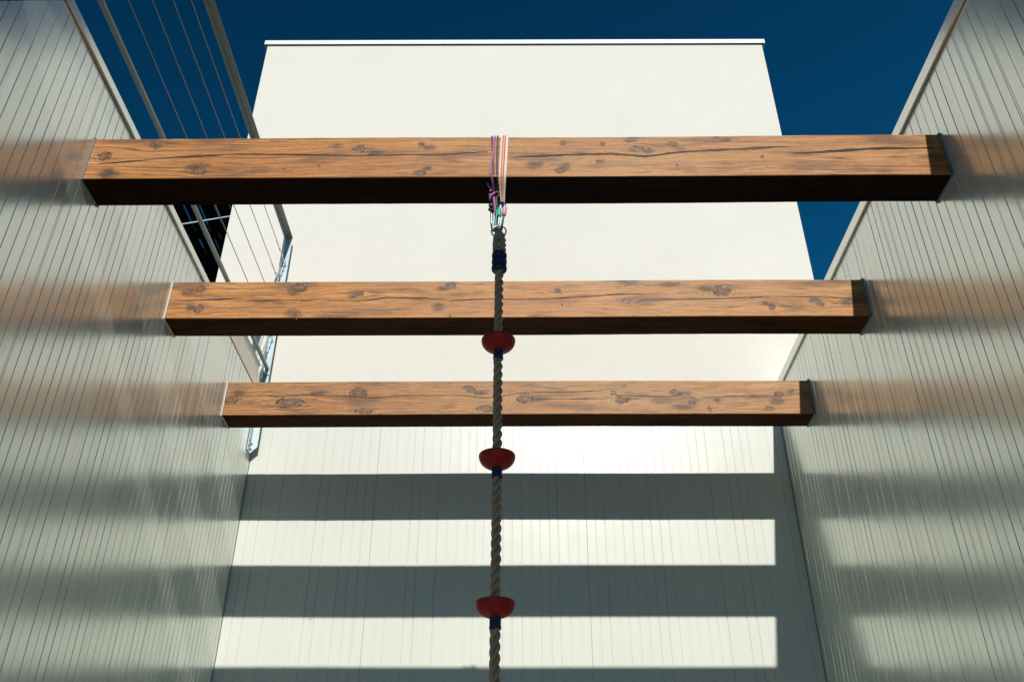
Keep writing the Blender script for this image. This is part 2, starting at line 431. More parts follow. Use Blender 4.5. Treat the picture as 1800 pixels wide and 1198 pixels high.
M_CAP = simple('parapet_sheet', (0.76, 0.80, 0.80), 0.35, 0.1, 0.05, 8)
M_ROOF = simple('roof_gravel', (0.12, 0.12, 0.115), 0.9, 0, 0.3, 30, 0.6)
M_GROUND = simple('concrete_paving', (0.17, 0.165, 0.15), 0.9, 0, 0.3, 12, 0.5)
M_SLAT = simple('black_stained_timber', (0.006, 0.004, 0.003), 0.9, 0, 0.3, 30, 0.4, 1.3, 0.1)
M_WIRE = simple('steel_cable', (0.24, 0.22, 0.17), 0.42, 0.6, 0.2, 300, 0.6)
M_BRIGHT = simple('bright_zinc', (0.60, 0.62, 0.60), 0.28, 0.85, 0.12, 120)
M_WHITEWIRE = simple('white_plastic_cable', (0.80, 0.79, 0.74), 0.5)
M_RED = simple('red_plastic', (0.42, 0.007, 0.009), 0.42, 0, 0.08, 60, 0.15, 1.45)
M_BLUE = simple('navy_plastic', (0.007, 0.022, 0.085), 0.50, 0, 0.2, 80, 0.3)
M_RESIN = simple('resin_drip', (0.42, 0.11, 0.02), 0.2)
M_BLACK = simple('black_cord', (0.012, 0.012, 0.013), 0.7)
M_TEAL = simple('teal_anodised', (0.01, 0.13, 0.15), 0.25, 0.85, 0.1)
M_GREEN = simple('green_sleeve', (0.07, 0.42, 0.15), 0.45)
M_PINK = simple('pink_sleeve', (0.66, 0.32, 0.46), 0.45)
M_GREYAL = simple('grey_aluminium', (0.30, 0.29, 0.28), 0.32, 0.8)

# stucco
M_STUCCO, g, p = new_mat('white_stucco')
co, x, y, z = obj_co(g)
n1 = g.noise(co, 95, 5, 0.6); n2 = g.noise(co, 2.2, 3); n3 = g.noise(co, 14, 3)
k = g.m('ADD', g.m('MULTIPLY_ADD', n2, 0.07, 0.93), g.m('MULTIPLY', g.m('SUBTRACT', n3, 0.5), 0.05))
k = g.m('SUBTRACT', k, g.ss(n1, 0.62, 0.80, 0.0, 0.07))
g.put(p.inputs['Base Color'], g.mix(1.0, (0.74, 0.70, 0.62), g.xyz(k, k, k), 'MULTIPLY'))
p.inputs['Roughness'].default_value = 0.92
bump(g, p, g.m('ADD', n1, g.m('MULTIPLY', n3, 0.6)), 0.30, 0.004)

# twisted rope fibre
M_ROPE, g, p = new_mat('hemp_rope')
co, x, y, z = obj_co(g)
fn = g.noise(g.xyz(g.m('MULTIPLY', x, 1.0), y, g.m('MULTIPLY', z, 0.35)), 620, 3)
bn = g.noise(co, 35, 3)
c = g.mix(fn, (0.20, 0.125, 0.075), (0.72, 0.52, 0.36))
c = g.mix(g.ss(bn, 0.5, 0.8, 0, 0.4), c, (0.17, 0.14, 0.11))
g.put(p.inputs['Base Color'], c)
p.inputs['Roughness'].default_value = 0.75
bump(g, p, fn, 0.7, 0.0015)


def cord_mat(name, base, dots):
    """braided cord with coloured tracer dots"""
    mt, g, p = new_mat(name)
    co, x, y, z = obj_co(g)
    c = base
    for k, (col, off) in enumerate(dots):
        s_ = g.m('SINE', g.m('MULTIPLY_ADD', z, 780.0, g.m('MULTIPLY_ADD', x, 650.0 * (1 if k % 2 else -1), off)))
        c = g.mix(g.ss(s_, 0.60 + 0.12 * k, 0.80 + 0.10 * k), c, col)
    g.put(p.inputs['Base Color'], c)
    p.inputs['Roughness'].default_value = 0.7
    bump(g, p, g.noise(co, 700, 2), 0.5, 0.001)
    return mt


M_PURPLE = cord_mat('purple_cord', (0.36, 0.16, 0.40), [((0.52, 0.20, 0.36), 0.5)])
M_DOTS = cord_mat('brown_dotted_cord', (0.055, 0.032, 0.020), [((0.50, 0.33, 0.13), 0.4), ((0.03, 0.07, 0.34), 2.4)])

# striped webbing: stripes run along the band, u is stored as the across coordinate in x of the band
def webbing_mat():
    mt, g, p = new_mat('striped_webbing')
    uv = g.n('ShaderNodeUVMap'); uv.uv_map = 'band'
    sp = g.n('ShaderNodeSeparateXYZ'); g.put(sp.inputs[0], uv.outputs[0])
    u = sp.outputs[0]
    rampn = g.n('ShaderNodeValToRGB')
    rampn.color_ramp.interpolation = 'CONSTANT'
    els = rampn.color_ramp.elements
    stops = [(0.0, (0.72, 0.69, 0.60)), (0.24, (0.62, 0.035, 0.05)), (0.39, (0.72, 0.60, 0.22)), (0.52, (0.62, 0.035, 0.05)), (0.68, (0.74, 0.70, 0.62))]
    els[0].position = 0.0; els[0].color = stops[0][1] + (1,)
    els[1].position = stops[1][0]; els[1].color = stops[1][1] + (1,)
    for q in stops[2:]:
        e = els.new(q[0]); e.color = q[1] + (1,)
    g.put(rampn.inputs[0], u)
    weave = g.m('SINE', g.m('MULTIPLY', sp.outputs[1], 1800.0))
    g.put(p.inputs['Base Color'], g.mix(g.ss(weave, 0.0, 1.0, 0.0, 0.25), rampn.outputs[0], (0.60, 0.50, 0.42)))
    p.inputs['Roughness'].default_value = 0.75
    bump(g, p, weave, 0.4, 0.0006)
    return mt
M_WEB = webbing_mat()

# ---------------------------------------------------------------- ground
gr = MB(); gr.add([(-400, -400, GZ), (400, -400, GZ), (400, 400, GZ), (-400, 400, GZ)], [(0, 1, 2, 3)])
ground = gr.build('ground', M_GROUND)
ground['kind'] = 'structure'


# ---------------------------------------------------------------- clad walls
def strip_profile(a0, a1, rnd, deep=1.0):
    """list of (along, depth) for a sheet with pressed vertical grooves; depth is positive into the wall"""
    pts = [(a0 + 0.0004, 0.0022), (a0 + 0.0022, 0.0)]
    a = a0
    L = a1 - a0
    n = max(1, round(L / 0.0541)); pitch = L / n
    for i in range(1, n):
        c = a0 + i * pitch + rnd.uniform(-0.003, 0.003)
        tilt = rnd.uniform(-0.00012, 0.00012)
        kind = rnd.random()
        wd, dp = (0.0026, rnd.uniform(0.0007, 0.0019) * deep) if kind < 0.75 else (0.0019, 0.0006)
        pts += [(c - wd - 0.0006, tilt), (c - wd * 0.35, dp), (c + wd * 0.35, dp), (c + wd + 0.0006, -tilt)]
        if kind > 0.86:
            c2 = c + 0.0105
            pts += [(c2 - 0.0016, 0.0), (c2, 0.0008), (c2 + 0.0016, 0.0)]
    pts += [(a1 - 0.0022, 0.0), (a1 - 0.0004, 0.0022)]
    return pts


def panel(axis, face, inward, a0, a1, z0, z1, mat, parent, rnd):
    """one cladding sheet. axis: 'y' for lane walls (along y at x=face), 'x' for the end wall"""
    pr = strip_profile(a0, a1, rnd, 1.0 if axis == 'y' else 2.2)
    th = 0.04
    poly = [(a, face + inward * d) for a, d in pr] + [(a1 - 0.0006, face + inward * th), (a0 + 0.0006, face + inward * th)]
    if axis == 'y': poly = [(f, a) for a, f in poly]
    b = MB()
    b.prism(poly, 'z', z0, z1)
    return b.build('cladding_panel', mat, parent)


def lane_wall(face, s, label, side):
    """s = +1 when the wall body lies towards +x"""
    rnd = random.Random(11 if s > 0 else 5)
    t = thing('clad_wall', label, 'wall', (face + s * 0.15, (Y0 + YB) / 2, GZ))
    seams = [YB]
    q = 4.381
    while q > Y0 + 0.3:
        seams.append(q); q -= 0.938
    seams.append(Y0); seams.sort()
    for a, b_ in zip(seams[:-1], seams[1:]):
        panel('y', face, s, a, b_, GZ + 0.02, ZT - 0.004, M_CLAD, t, rnd)
    core = MB()
    f0 = face + s * 0.042; f1 = face + s * 0.30
    core.box(min(f0, f1), max(f0, f1), Y0, YB + 0.2, GZ, ZT - 0.001)
    core.build('wall_core', M_CLAD, t)
    # coping: folded sheet, standing 12 mm proud of the cladding, with a dark gap under it
    c = MB()
    zt = 2.846 if s < 0 else 2.862
    xf = face - s * 0.012
    y1c = 4.16 if s < 0 else YB - 0.002
    cuts = [Y0, -0.6, 1.28, y1c]
    for a, b_ in zip(cuts[:-1], cuts[1:]):
        poly = [(xf, ZT + 0.003), (xf, zt - 0.003), (xf + s * 0.003, zt), (face + s * 0.34, zt - 0.012), (face + s * 0.34, ZT - 0.03), (face + s * 0.335, ZT - 0.03), (face + s * 0.335, ZT + 0.003)]
        cc = MB(); cc.prism(poly, 'y', a + 0.0015, b_ - 0.0015)
        cc.build('coping', M_COPE, t)
    gp = MB()
    gx = sorted((face + s * 0.010, face + s * 0.30))
    gp.box(gx[0], gx[1], Y0 + 0.01, YB - 0.01, ZT - 0.0005, ZT + 0.0025)
    gp.build('gap_shade_strip', M_DARKGAP, t)  # black strip paints the shade in the gap below the coping
    return t


wl = lane_wall(AL, -1, 'silver grooved metal wall on the left, below the cable railing', 'l')
wr = lane_wall(AR, 1, 'silver grooved metal wall on the right, its top edge against bare sky', 'r')

# taller beige upstand at the far end of the left wall, grey-blue roll along its top
u_ = MB()
u_.box(AL - 0.05, AL + 0.004, 4.162, 4.86, ZT + 0.003, 2.962)
u_.build('upstand_panel', M_BEIGE, wl)['label'] = 'pinkish beige sheet upstand'
u_ = MB()
u_.tube([(AL - 0.004, 4.162, 2.968), (AL - 0.004, 4.86, 2.968)], 0.014, 12)
u_.build('upstand_roll', M_GALV, wl)

# end wall, metal clad up to just below the stucco
we = thing('clad_wall', 'metal wall closing the lane, striped by the sunlit bands and beam shadows', 'wall', (0, YB + 0.1, GZ))
rnd = random.Random(3)
for a, b_ in ((AL + 0.001, -0.853), (-0.853, 0.386), (0.386, AR - 0.001)):
    panel('x', YB, 1, a, b_, GZ + 0.02, 2.775, M_END, we, rnd)
core = MB(); core.box(AL - 0.5, AR + 0.5, YB + 0.042, YB + 0.25, GZ, 2.775)
core.build('wall_core', M_END, we)
fl = MB(); fl.prism([(YB - 0.010, 2.772), (YB - 0.010, 2.792), (YB + 0.012, 2.800), (YB + 0.25, 2.800), (YB + 0.25, 2.778), (YB - 0.006, 2.778)], 'x', AL + 0.02, AR - 0.02)
fl.build('flashing', M_COPE, we)

# ---------------------------------------------------------------- white building above
bl = thing('white_building', 'tall white stucco block with a thin metal parapet cap', 'building', (-0.03, 7.5, GZ))
XL0, XR0, ZL0, ZR0 = -2.077, 2.010, 6.144, 6.124
bb = MB()
yf, yb_ = 5.0, 10.0
bb.add([(XL0, yf, 2.802), (XR0, yf, 2.802), (XR0, yb_, 2.802), (XL0, yb_, 2.802), (XL0, yf, ZL0 + 0.03), (XR0, yf, ZR0 + 0.03), (XR0, yb_, ZR0 + 0.03), (XL0, yb_, ZL0 + 0.03)],
       [(0, 3, 2, 1), (4, 5, 6, 7), (0, 1, 5, 4), (1, 2, 6, 5), (2, 3, 7, 6), (3, 0, 4, 7)])
bb.build('wall', M_STUCCO, bl)
bb = MB(); bb.box(XL0, XR0, 5.245, yb_, GZ, 2.80)
bb.build('base_wall', M_STUCCO, bl)
# parapet cap: drip edge in front and at the sides
cp = MB()
o1 = 0.0165
def capz(x): return ZL0 + 0.010 + (ZR0 - ZL0) * (x - XL0) / (XR0 - XL0)
segs = [XL0 - 0.024, -0.62, 1.23, XR0 + 0.024]
for a, b_ in zip(segs[:-1], segs[1:]):
    a += 0.001; b_ -= 0.001
    za, zb = capz(a), capz(b_)
    prof = [(yf - o1, 0.0), (yf - o1, 0.046), (yf - o1 + 0.003, 0.049), (yb_ + o1, 0.040), (yb_ + o1, 0.0), (yb_ + o1 - 0.003, 0.0), (yb_ + o1 - 0.003, 0.024), (yf - o1 + 0.003, 0.024), (yf - o1 + 0.003, 0.0)]
    n = len(prof)
    cp.add([(a, q[0], za + q[1]) for q in prof] + [(b_, q[0], zb + q[1]) for q in prof],
           [(i, (i + 1) % n, (i + 1) % n + n, i + n) for i in range(n)] + [tuple(range(n - 1, -1, -1)), tuple(range(n, 2 * n))])
for xs, sx in ((XL0 - 0.024, 1), (XR0 + 0.024, -1)):
    x2 = xs + sx * 0.004
    zc = capz(xs)
    cp.box(min(xs, x2) - 0.0005, max(xs, x2), yf - o1 + 0.001, yb_ + o1 - 0.001, zc - 0.001, zc + 0.034)
cp.build('parapet_cap', M_CAP, bl)
sf = MB()
za, zb = capz(XL0), capz(XR0)
sf.add([(XL0 - 0.018, yf - o1 + 0.0035, za + 0.003), (XR0 + 0.018, yf - o1 + 0.0035, zb + 0.003), (XR0 + 0.018, yf - 0.001, zb + 0.003), (XL0 - 0.018, yf - 0.001, za + 0.003),
        (XL0 - 0.018, yf - o1 + 0.0035, za + 0.0235), (XR0 + 0.018, yf - o1 + 0.0035, zb + 0.0235), (XR0 + 0.018, yf - 0.001, zb + 0.0235), (XL0 - 0.018, yf - 0.001, za + 0.0235)],
       [(0, 3, 2, 1), (4, 5, 6, 7), (0, 1, 5, 4), (1, 2, 6, 5), (2, 3, 7, 6), (3, 0, 4, 7)])
sf.build('soffit_shade', M_DARKGAP, bl)  # black filler paints the shade beneath the cap's drip edge

# ---------------------------------------------------------------- unseen slab added behind the viewer: shades rope and lower walls, lets sun under
rbd = thing('shade_slab', 'unseen pale slab added behind the viewer to shade the rope and lower walls', 'shade_slab', (0, -2.2, 3.9))
b = MB(); b.box(-9, 9, -3.6, -0.8, 3.93, 4.150)
b.build('slab', simple('pale_concrete', (0.50, 0.49, 0.46), 0.9, 0, 0.1, 6), rbd)
for px_ in (-2.1, 2.1):
    b = MB(); b.box(px_ - 0.12, px_ + 0.12, -3.4, -3.1, GZ, 3.929)
    b.build('pillar', simple('pale_concrete', (0.50, 0.49, 0.46), 0.9, 0, 0.1, 6), rbd)  # supports added along with the unseen slab

# ---------------------------------------------------------------- beams
def beam(data, yfr, dp, zb, h, seed, dark, light, label, skew=0.0, under_shade=(0.17, 0.12, 0.07)):
    t = thing('timber_beam', label, 'beam', (0, yfr, zb), 'timber beams spanning the lane between the metal walls')
    mt = wood_mat('stained_spruce_%s' % 'abcd'[seed], data, yfr, zb, seed + 1, dark, light, under_shade)
    b = MB()
    x0, x1 = AL + 0.002, AR - 0.002
    # cut into short lengths with a hint of sawn unevenness
    ring = [(0.0025, 0), (dp - 0.0025, 0), (dp, 0.0025), (dp, h - 0.0025), (dp - 0.0025, h), (0.0025, h), (0, h - 0.0025), (0, 0.0025)]
    rn = random.Random(seed)
    xs = [x0 + (x1 - x0) * i / 60 for i in range(61)]
    vs = []
    for i, xx in enumerate(xs):
        wy = 0.0012 * math.sin(i * 0.21 + seed) + rn.uniform(-0.0003, 0.0003)
        wz = 0.0014 * math.sin(i * 0.13 + 2 * seed) + rn.uniform(-0.0004, 0.0004) + skew * xx
        vs += [(xx, yfr + a + wy, zb + c_ + wz) for a, c_ in ring]
    n = 8
    fs = []
    for i in range(60):
        for k_ in range(n):
            l = (k_ + 1) % n
            fs.append((i * n + k_, i * n + l, (i + 1) * n + l, (i + 1) * n + k_))
    fs += [tuple(range(n - 1, -1, -1)), tuple(60 * n + k_ for k_ in range(n))]
    b.add(vs, fs)
    b.build('timber', mt, t)
    # folded sheet collars where the beam enters the walls
    for xa, sx, grey in ((AL, 1, seed == 0), (AR, -1, False)):
        c = MB()
        e = 0.003
        p0, p1 = sorted((xa + sx * 0.0005, xa + sx * (0.0055 if sx > 0 else 0.0085)))
        y0_, y1_, z0_, z1_ = yfr - 0.001, yfr + dp + 0.001, zb + skew * xa - 0.001, zb + h + skew * xa + 0.001
        c.box(p0, p1, y0_ - e, y0_, z0_ - e, z1_ + e)
        c.box(p0, p1, y1_, y1_ + e, z0_ - e, z1_ + e)
        c.box(p0, p1, y0_, y1_, z0_ - e, z0_)
        c.box(p0, p1, y0_, y1_, z1_, z1_ + e)
        c.build('collar', M_SHADESEAL if (grey or sx < 0) else M_SEAL, t)
    return t, mt


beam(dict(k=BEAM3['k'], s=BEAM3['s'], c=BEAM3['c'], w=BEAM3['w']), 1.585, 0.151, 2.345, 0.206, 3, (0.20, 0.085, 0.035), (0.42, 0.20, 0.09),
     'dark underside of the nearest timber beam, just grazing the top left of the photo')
b1, mt1 = beam(BEAM1, 2.5054, 0.151, 2.344, 0.206, 0, (0.18, 0.060, 0.012), (0.49, 0.195, 0.045), 'stained timber beam nearest the viewer in full view, rope slings looped over it', skew=0.0002, under_shade=(0.06, 0.045, 0.035))
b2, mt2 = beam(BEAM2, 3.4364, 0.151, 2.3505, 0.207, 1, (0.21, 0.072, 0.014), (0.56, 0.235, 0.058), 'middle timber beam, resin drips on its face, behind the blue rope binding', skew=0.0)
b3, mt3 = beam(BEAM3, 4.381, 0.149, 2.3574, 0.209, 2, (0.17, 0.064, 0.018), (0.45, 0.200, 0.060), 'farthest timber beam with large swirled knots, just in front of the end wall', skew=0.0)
for (x_, za, zb_) in ((-1.018, 0.140, -0.012), (-0.316, 0.136, 0.004), (0.199, 0.134, 0.068)):
    d = MB(); pts = []; rr = []
    for i in range(14):
        f_ = i / 13
        pts.append((x_ + 0.0012 * math.sin(i * 1.3), 3.4364 - 0.0005, 2.3505 + za + (zb_ - za) * f_))
        rr.append(0.0011 + 0.0006 * math.sin(i * 2.1) + (0.0022 if i == 13 else 0))
    d.tube(pts, 0.001, 6, rr=rr)
    d.build('resin_drip', M_RESIN, b2)

# ---------------------------------------------------------------- railing over the left wall
rl = thing('cable_railing', 'grey steel railing with four thin cables above the left wall', 'railing', (-1.6, 2.0, ZT))
XR_ = -1.6262
tp = MB()
L5 = [(XR_, 4.026), (XR_ + 0.004, 4.026), (XR_ + 0.004, 4.062), (XR_ + 0.044, 4.062), (XR_ + 0.044, 4.0665), (XR_, 4.0665)]
tp.prism(L5, 'y', -1.5, 4.9487)
tp.build('top_rail', M_RAIL, rl)
lr = MB(); lr.tube([(-1.60, -1.5, 2.990), (-1.60, 1.7, 2.990), (-1.60, 4.944, 2.990)], 0.0125, 16)
lr.build('lower_rail', M_RAIL, rl)
po = MB()
# angle post: wide leg faces the viewer, narrow leg points back along the wall, foot cut at a slant
zb0 = 2.400
po.add([(XR_ + 0.004, 4.945, zb0), (XR_ + 0.044, 4.945, zb0 + 0.042), (XR_ + 0.044, 4.945, 4.0617), (XR_ + 0.004, 4.945, 4.0617),
        (XR_ + 0.004, 4.949, zb0), (XR_ + 0.044, 4.949, zb0 + 0.042), (XR_ + 0.044, 4.949, 4.0617), (XR_ + 0.004, 4.949, 4.0617)],
       [(0, 1, 2, 3), (7, 6, 5, 4), (0, 4, 5, 1), (1, 5, 6, 2), (2, 6, 7, 3), (3, 7, 4, 0)])
po.box(XR_, XR_ + 0.004, 4.893, 4.9491, zb0 + 0.001, 4.0258)
po.build('end_post', M_GALV, rl)
ns = MB()
ns.box(XR_, XR_ + 0.004, 1.0, 1.05, 2.40, 4.025)
ns.box(XR_ + 0.004, XR_ + 0.044, 1.046, 1.05, 2.40, 4.061)
ns.build('end_post', M_GALV, rl)   # its neighbour, above and before the picture
for zz in (2.44, 2.475, 2.60, 2.635):
    b = MB(); b.tube([(XR_ + 0.004, 4.920, zz), (XR_ + 0.011, 4.920, zz)], 0.006, 6)
    b.tube([(XR_ + 0.011, 4.920, zz), (XR_ + 0.016, 4.920, zz)], 0.003, 6)
    b.build('bolt', M_BRIGHT, rl)
br = MB(); br.box(-1.6220, -1.6160, 4.880, 4.940, 2.90, 2.965); br.box(-1.618, -1.586, 4.936, 4.940, 2.945, 3.003)
br.build('bracket', M_GALV, rl)

def ring_pts(cx, cy, cz, r, axis, n=14, ry=None):
    o = []
    for i in range(n):
        a = 2 * math.pi * i / n
        u, v = r * math.cos(a), (ry or r) * math.sin(a)
        if axis == 'x': o.append((cx, cy + u, cz + v))
        elif axis == 'y': o.append((cx + u, cy, cz + v))
        else: o.append((cx + u, cy + v, cz))
    return o

for i, zz in enumerate((3.213, 3.421, 3.627, 3.828)):
    xx = -1.602
    wv = MB()
    pts = [(xx, -1.5 + 6.19 * k_ / 24, zz - 0.006 * math.sin(math.pi * k_ / 24)) for k_ in range(25)]
    wv.tube(pts, 0.0024, 8)
    wv.build('cable', M_WIRE, rl)
    tb = MB()
    tb.box(xx - 0.004, xx + 0.004, 4.682, 4.700, zz - 0.006, zz + 0.006)          # cable clamp
    tb.box(xx - 0.004, xx + 0.004, 4.712, 4.722, zz - 0.006, zz + 0.006)
    tb.tube(ring_pts(xx, 4.734, zz, 0.009, 'x', ry=0.007), 0.002, 6, closed=True)    # eye
    tb.tube([(xx, 4.742, zz), (xx, 4.775, zz)], 0.003, 8)
    tb.tube([(xx, 4.772, zz - 0.006), (xx, 4.782, zz - 0.008), (xx, 4.835, zz - 0.008), (xx, 4.845, zz - 0.006)], 0.0024, 6)
    tb.tube([(xx, 4.772, zz + 0.006), (xx, 4.782, zz + 0.008), (xx, 4.835, zz + 0.008), (xx, 4.845, zz + 0.006)], 0.0024, 6)
    tb.tube([(xx, 4.768, zz), (xx, 4.778, zz)], 0.0065, 8)
    tb.tube([(xx, 4.840, zz), (xx, 4.850, zz)], 0.0065, 8)
    tb.tube([(xx, 4.850, zz), (xx, 4.886, zz)], 0.003, 8)
    tb.tube(ring_pts(xx, 4.895, zz, 0.010, 'x', ry=0.008), 0.0024, 6, closed=True)
    tb.tube(ring_pts(xx, 4.913, zz, 0.011, 'z', ry=0.011), 0.0024, 6, closed=True)
    tb.tube([(xx, 4.922, zz), (xx, 4.945, zz)], 0.004, 8)
    tb.build('turnbuckle', M_BRIGHT, rl)

# ---------------------------------------------------------------- dark slatted canopy beside the building
cn = thing('slatted_canopy', 'black slatted timber canopy seen between the left wall and the building', 'canopy', (-3.0, 6.3, 4.9))
ZC = 5.0
gaps1 = [-3.50, -3.38, -3.26, -3.137, -3.012, -2.886, -2.760, -2.631, -2.506, -2.380, -2.255, -2.13]
edges = [-3.62] + gaps1 + [-2.082]
gw = 0.0105
for a, b_ in zip(edges[:-1], edges[1:]):
    s_ = MB(); s_.box(a + gw, b_ - (gw if b_ > -2.1 else gw), 5.22, 7.4, ZC, ZC + 0.014)
    s_.build('slat', M_SLAT, cn)
# joists and backing boards over the slats; they close all but a few of the gaps
def joist(x0_, x1_, y0_, y1_):
    j = MB(); j.box(x0_, x1_, y0_, y1_, ZC + 0.016, ZC + 0.10); j.build('joist', M_SLAT, cn)
joist(-3.62, -2.09, 6.015, 6.12)
joist(-3.62, -2.09, 5.22, 5.30)
joist(-3.62, -2.09, 6.66, 7.4)
joist(-3.62, -2.94, 6.125, 6.655)
joist(-2.83, -2.09, 6.34, 6.655)
joist(-2.58, -2.09, 6.125, 6.335)
for x_ in (-2.70,):
    joist(x_ - 0.02, x_ + 0.02, 6.125, 6.335)
for (x_, y_) in ((-2.835, 6.06), (-2.70, 6.06), (-2.565, 6.06), (-2.79, 6.72)):
    k_ = MB(); k_.box(x_ - 0.006, x_ + 0.006, y_ - 0.035, y_ + 0.035, ZC - 0.004, ZC - 0.0005)
    k_.build('fixing_strip', simple('brass_strip', (0.10, 0.06, 0.025), 0.5), cn)

# thin white cable crossing in front of the canopy, from the building to a post beyond the left wall
sc = thing('stay_cable', 'thin white cable crossing before the black slatted canopy', 'cable', (-3.4, 5.1, GZ))
cb = MB(); cb.tube([(-2.079, 5.1, 4.403), (-2.466, 5.1, 4.318), (-3.39, 5.1, 4.10)], 0.0042, 8)
cb.build('cable', M_WHITEWIRE, sc)
pl = MB(); pl.tube([(-3.4, 5.1, GZ), (-3.4, 5.1, 4.14)], 0.03, 14)
pl.build('pole', M_GALV, sc)

# ---------------------------------------------------------------- climbing rope
RX, RY = -0.070, 2.58
rp = thing('climbing_rope', 'twisted beige climbing rope with red bowl footholds, hanging from the front beam', 'rope', (RX, RY, 2.1))

def lay(b, path, r_h, r_s, pitch, ph=0.0, n=10, step=0.0035):
    """three strands twisted round a path (list of points)"""
    P = [Vector(q) for q in path]
    ds = [0.0]
    for a, c_ in zip(P[:-1], P[1:]): ds.append(ds[-1] + (c_ - a).length)
    tot = ds[-1]
    cnt = int(tot / step)
    fr = []
    for i in range(cnt + 1):
        d_ = tot * i / cnt
        j = 0
        while j < len(ds) - 2 and ds[j + 1] < d_: j += 1
        f_ = (d_ - ds[j]) / max(1e-9, ds[j + 1] - ds[j])
        fr.append((P[j].lerp(P[j + 1], f_), d_))
    for s_ in range(3):
        pts = []
        for i, (c_, d_) in enumerate(fr):
            t = (fr[min(i + 1, cnt)][0] - fr[max(i - 1, 0)][0]).normalized()
            ref = Vector((0, -1, 0))
            a1 = (ref - t * ref.dot(t)).normalized()
            a2 = a1.cross(t)
            th = ph - 2 * math.pi * (d_ / pitch + s_ / 3)
            pts.append(c_ + a1 * (r_h * math.cos(th)) + a2 * (r_h * math.sin(th)))
        b.tube(pts, r_s, n)

def zline(z0, z1, sway=0.0003):
    n_ = 60
    return [(RX + sway * math.sin(i * 0.33), RY + sway * math.cos(i * 0.27), z0 + (z1 - z0) * i / n_) for i in range(n_ + 1)]
rb = MB(); lay(rb, zline(-0.9, 1.99), 0.0091, 0.0068, 0.094)
rb.tube(zline(-0.9, 1.99), 0.0050, 8)
# eye at the top: the rope doubles back through the ring
def smooth(pts, it=3):
    P = [Vector(p_) for p_ in pts]
    for _ in range(it):
        Q = [P[0]]
        for a, c_ in zip(P[:-1], P[1:]): Q += [a.lerp(c_, 0.25), a.lerp(c_, 0.75)]
        Q.append(P[-1]); P = Q
    return P
eye = smooth([(RX - 0.010, RY, 1.97), (RX - 0.0115, RY, 2.05), (RX - 0.0125, RY, 2.10), (RX - 0.006, RY - 0.002, 2.134), (RX + 0.006, RY - 0.002, 2.134), (RX + 0.0115, RY, 2.10), (RX + 0.0115, RY, 2.05), (RX + 0.010, RY, 1.97)])
lay(rb, eye, 0.0074, 0.0062, 0.066)
rb.build('rope', M_ROPE, rp)
rg = MB(); rg.tube(ring_pts(RX - 0.003, RY - 0.004, 2.141, 0.0265, 'y', 36), 0.0030, 10, closed=True)
rg.build('ring', M_BRIGHT, rp)
bd = MB()
for k_, (z_, r_) in enumerate(((2.030, 0.0170), (2.003, 0.0172), (1.974, 0.0175))):
    bd.lathe([(0.016, z_ + 0.0145), (r_ + 0.006, z_ + 0.013), (r_ + 0.0098, z_ + 0.006), (r_ + 0.0102, z_), (r_ + 0.0096, z_ - 0.007), (r_ + 0.005, z_ - 0.0135), (0.014, z_ - 0.0145)], RX, RY, 28)
bd.build('binding', M_BLUE, rp)
for zr in (1.672, 1.243, 0.784):
    d = MB()
    pr = [(0.0150, zr - 0.004), (0.040, zr - 0.001), (0.054, zr + 0.001), (0.0568, zr - 0.0005), (0.0575, zr - 0.004)]
    for k_ in range(1, 13):
        a = (math.pi / 2) * k_ / 12
        rr_ = 0.0575 * math.cos(a) ** 0.80
        pr.append((max(rr_, 0.0150), zr - 0.004 - 0.041 * math.sin(a) ** 1.05))
    d.lathe(pr, RX, RY, 56)
    fo = d.build('foothold', M_RED, rp)
    s_ = MB()
    zs = zr - 0.0445
    s_.lathe([(0.0140, zs + 0.006), (0.0172, zs + 0.004), (0.0166, zs - 0.004), (0.0162, zs - 0.022), (0.0174, zs - 0.026), (0.0172, zs - 0.032), (0.0140, zs - 0.0335)], RX, RY, 32)
    s_.build('sleeve', M_BLUE, fo)

# ---------------------------------------------------------------- slings over the front beam
YF, YK, ZB_, ZU = 2.5054, 2.6564, 2.344, 2.550
def cord(name, mat, label, pts, r, cat='cord', org=None, sm=2):
    b = MB(); b.tube(smooth(pts, sm), r, 8)
    o = b.build(name, mat, None, org or pts[0])
    return tag(o, label, cat)

# purple cord: loop over the beam, overhand knot with a short tail, then down to the carabiner
pc = thing('cord_sling', 'purple cord sling knotted under the beam with a short tail', 'sling', (-0.095, RY, ZU), 'slings tied over the front beam')
b = MB()
b.tube(smooth([(-0.092, 2.566, 2.310), (-0.098, 2.515, 2.336), (-0.1035, 2.500, 2.352), (-0.1025, 2.4995, 2.39), (-0.096, 2.4995, 2.47), (-0.0905, 2.4995, 2.540), (-0.090, 2.506, 2.5560), (-0.092, 2.54, 2.5575), (-0.094, 2.62, 2.5575), (-0.095, 2.658, 2.555), (-0.096, 2.6625, 2.535), (-0.098, 2.6625, 2.36), (-0.098, 2.650, 2.338), (-0.094, 2.60, 2.312)]), 0.0037, 8)
b.tube(smooth([(-0.094, 2.566, 2.312), (-0.091, 2.565, 2.285), (-0.089, 2.572, 2.25), (-0.085, 2.578, 2.215)]), 0.0044, 8)
b.build('loop', M_PURPLE, pc)
b = MB()
b.tube(smooth([(-0.121, 2.535, 2.356), (-0.113, 2.545, 2.338), (-0.104, 2.552, 2.326), (-0.094, 2.552, 2.330), (-0.084, 2.556, 2.334), (-0.079, 2.562, 2.327), (-0.084, 2.560, 2.315), (-0.096, 2.552, 2.303), (-0.106, 2.556, 2.292), (-0.108, 2.566, 2.284), (-0.101, 2.572, 2.290), (-0.090, 2.572, 2.312), (-0.084, 2.570, 2.324)], 3), 0.0043, 8)
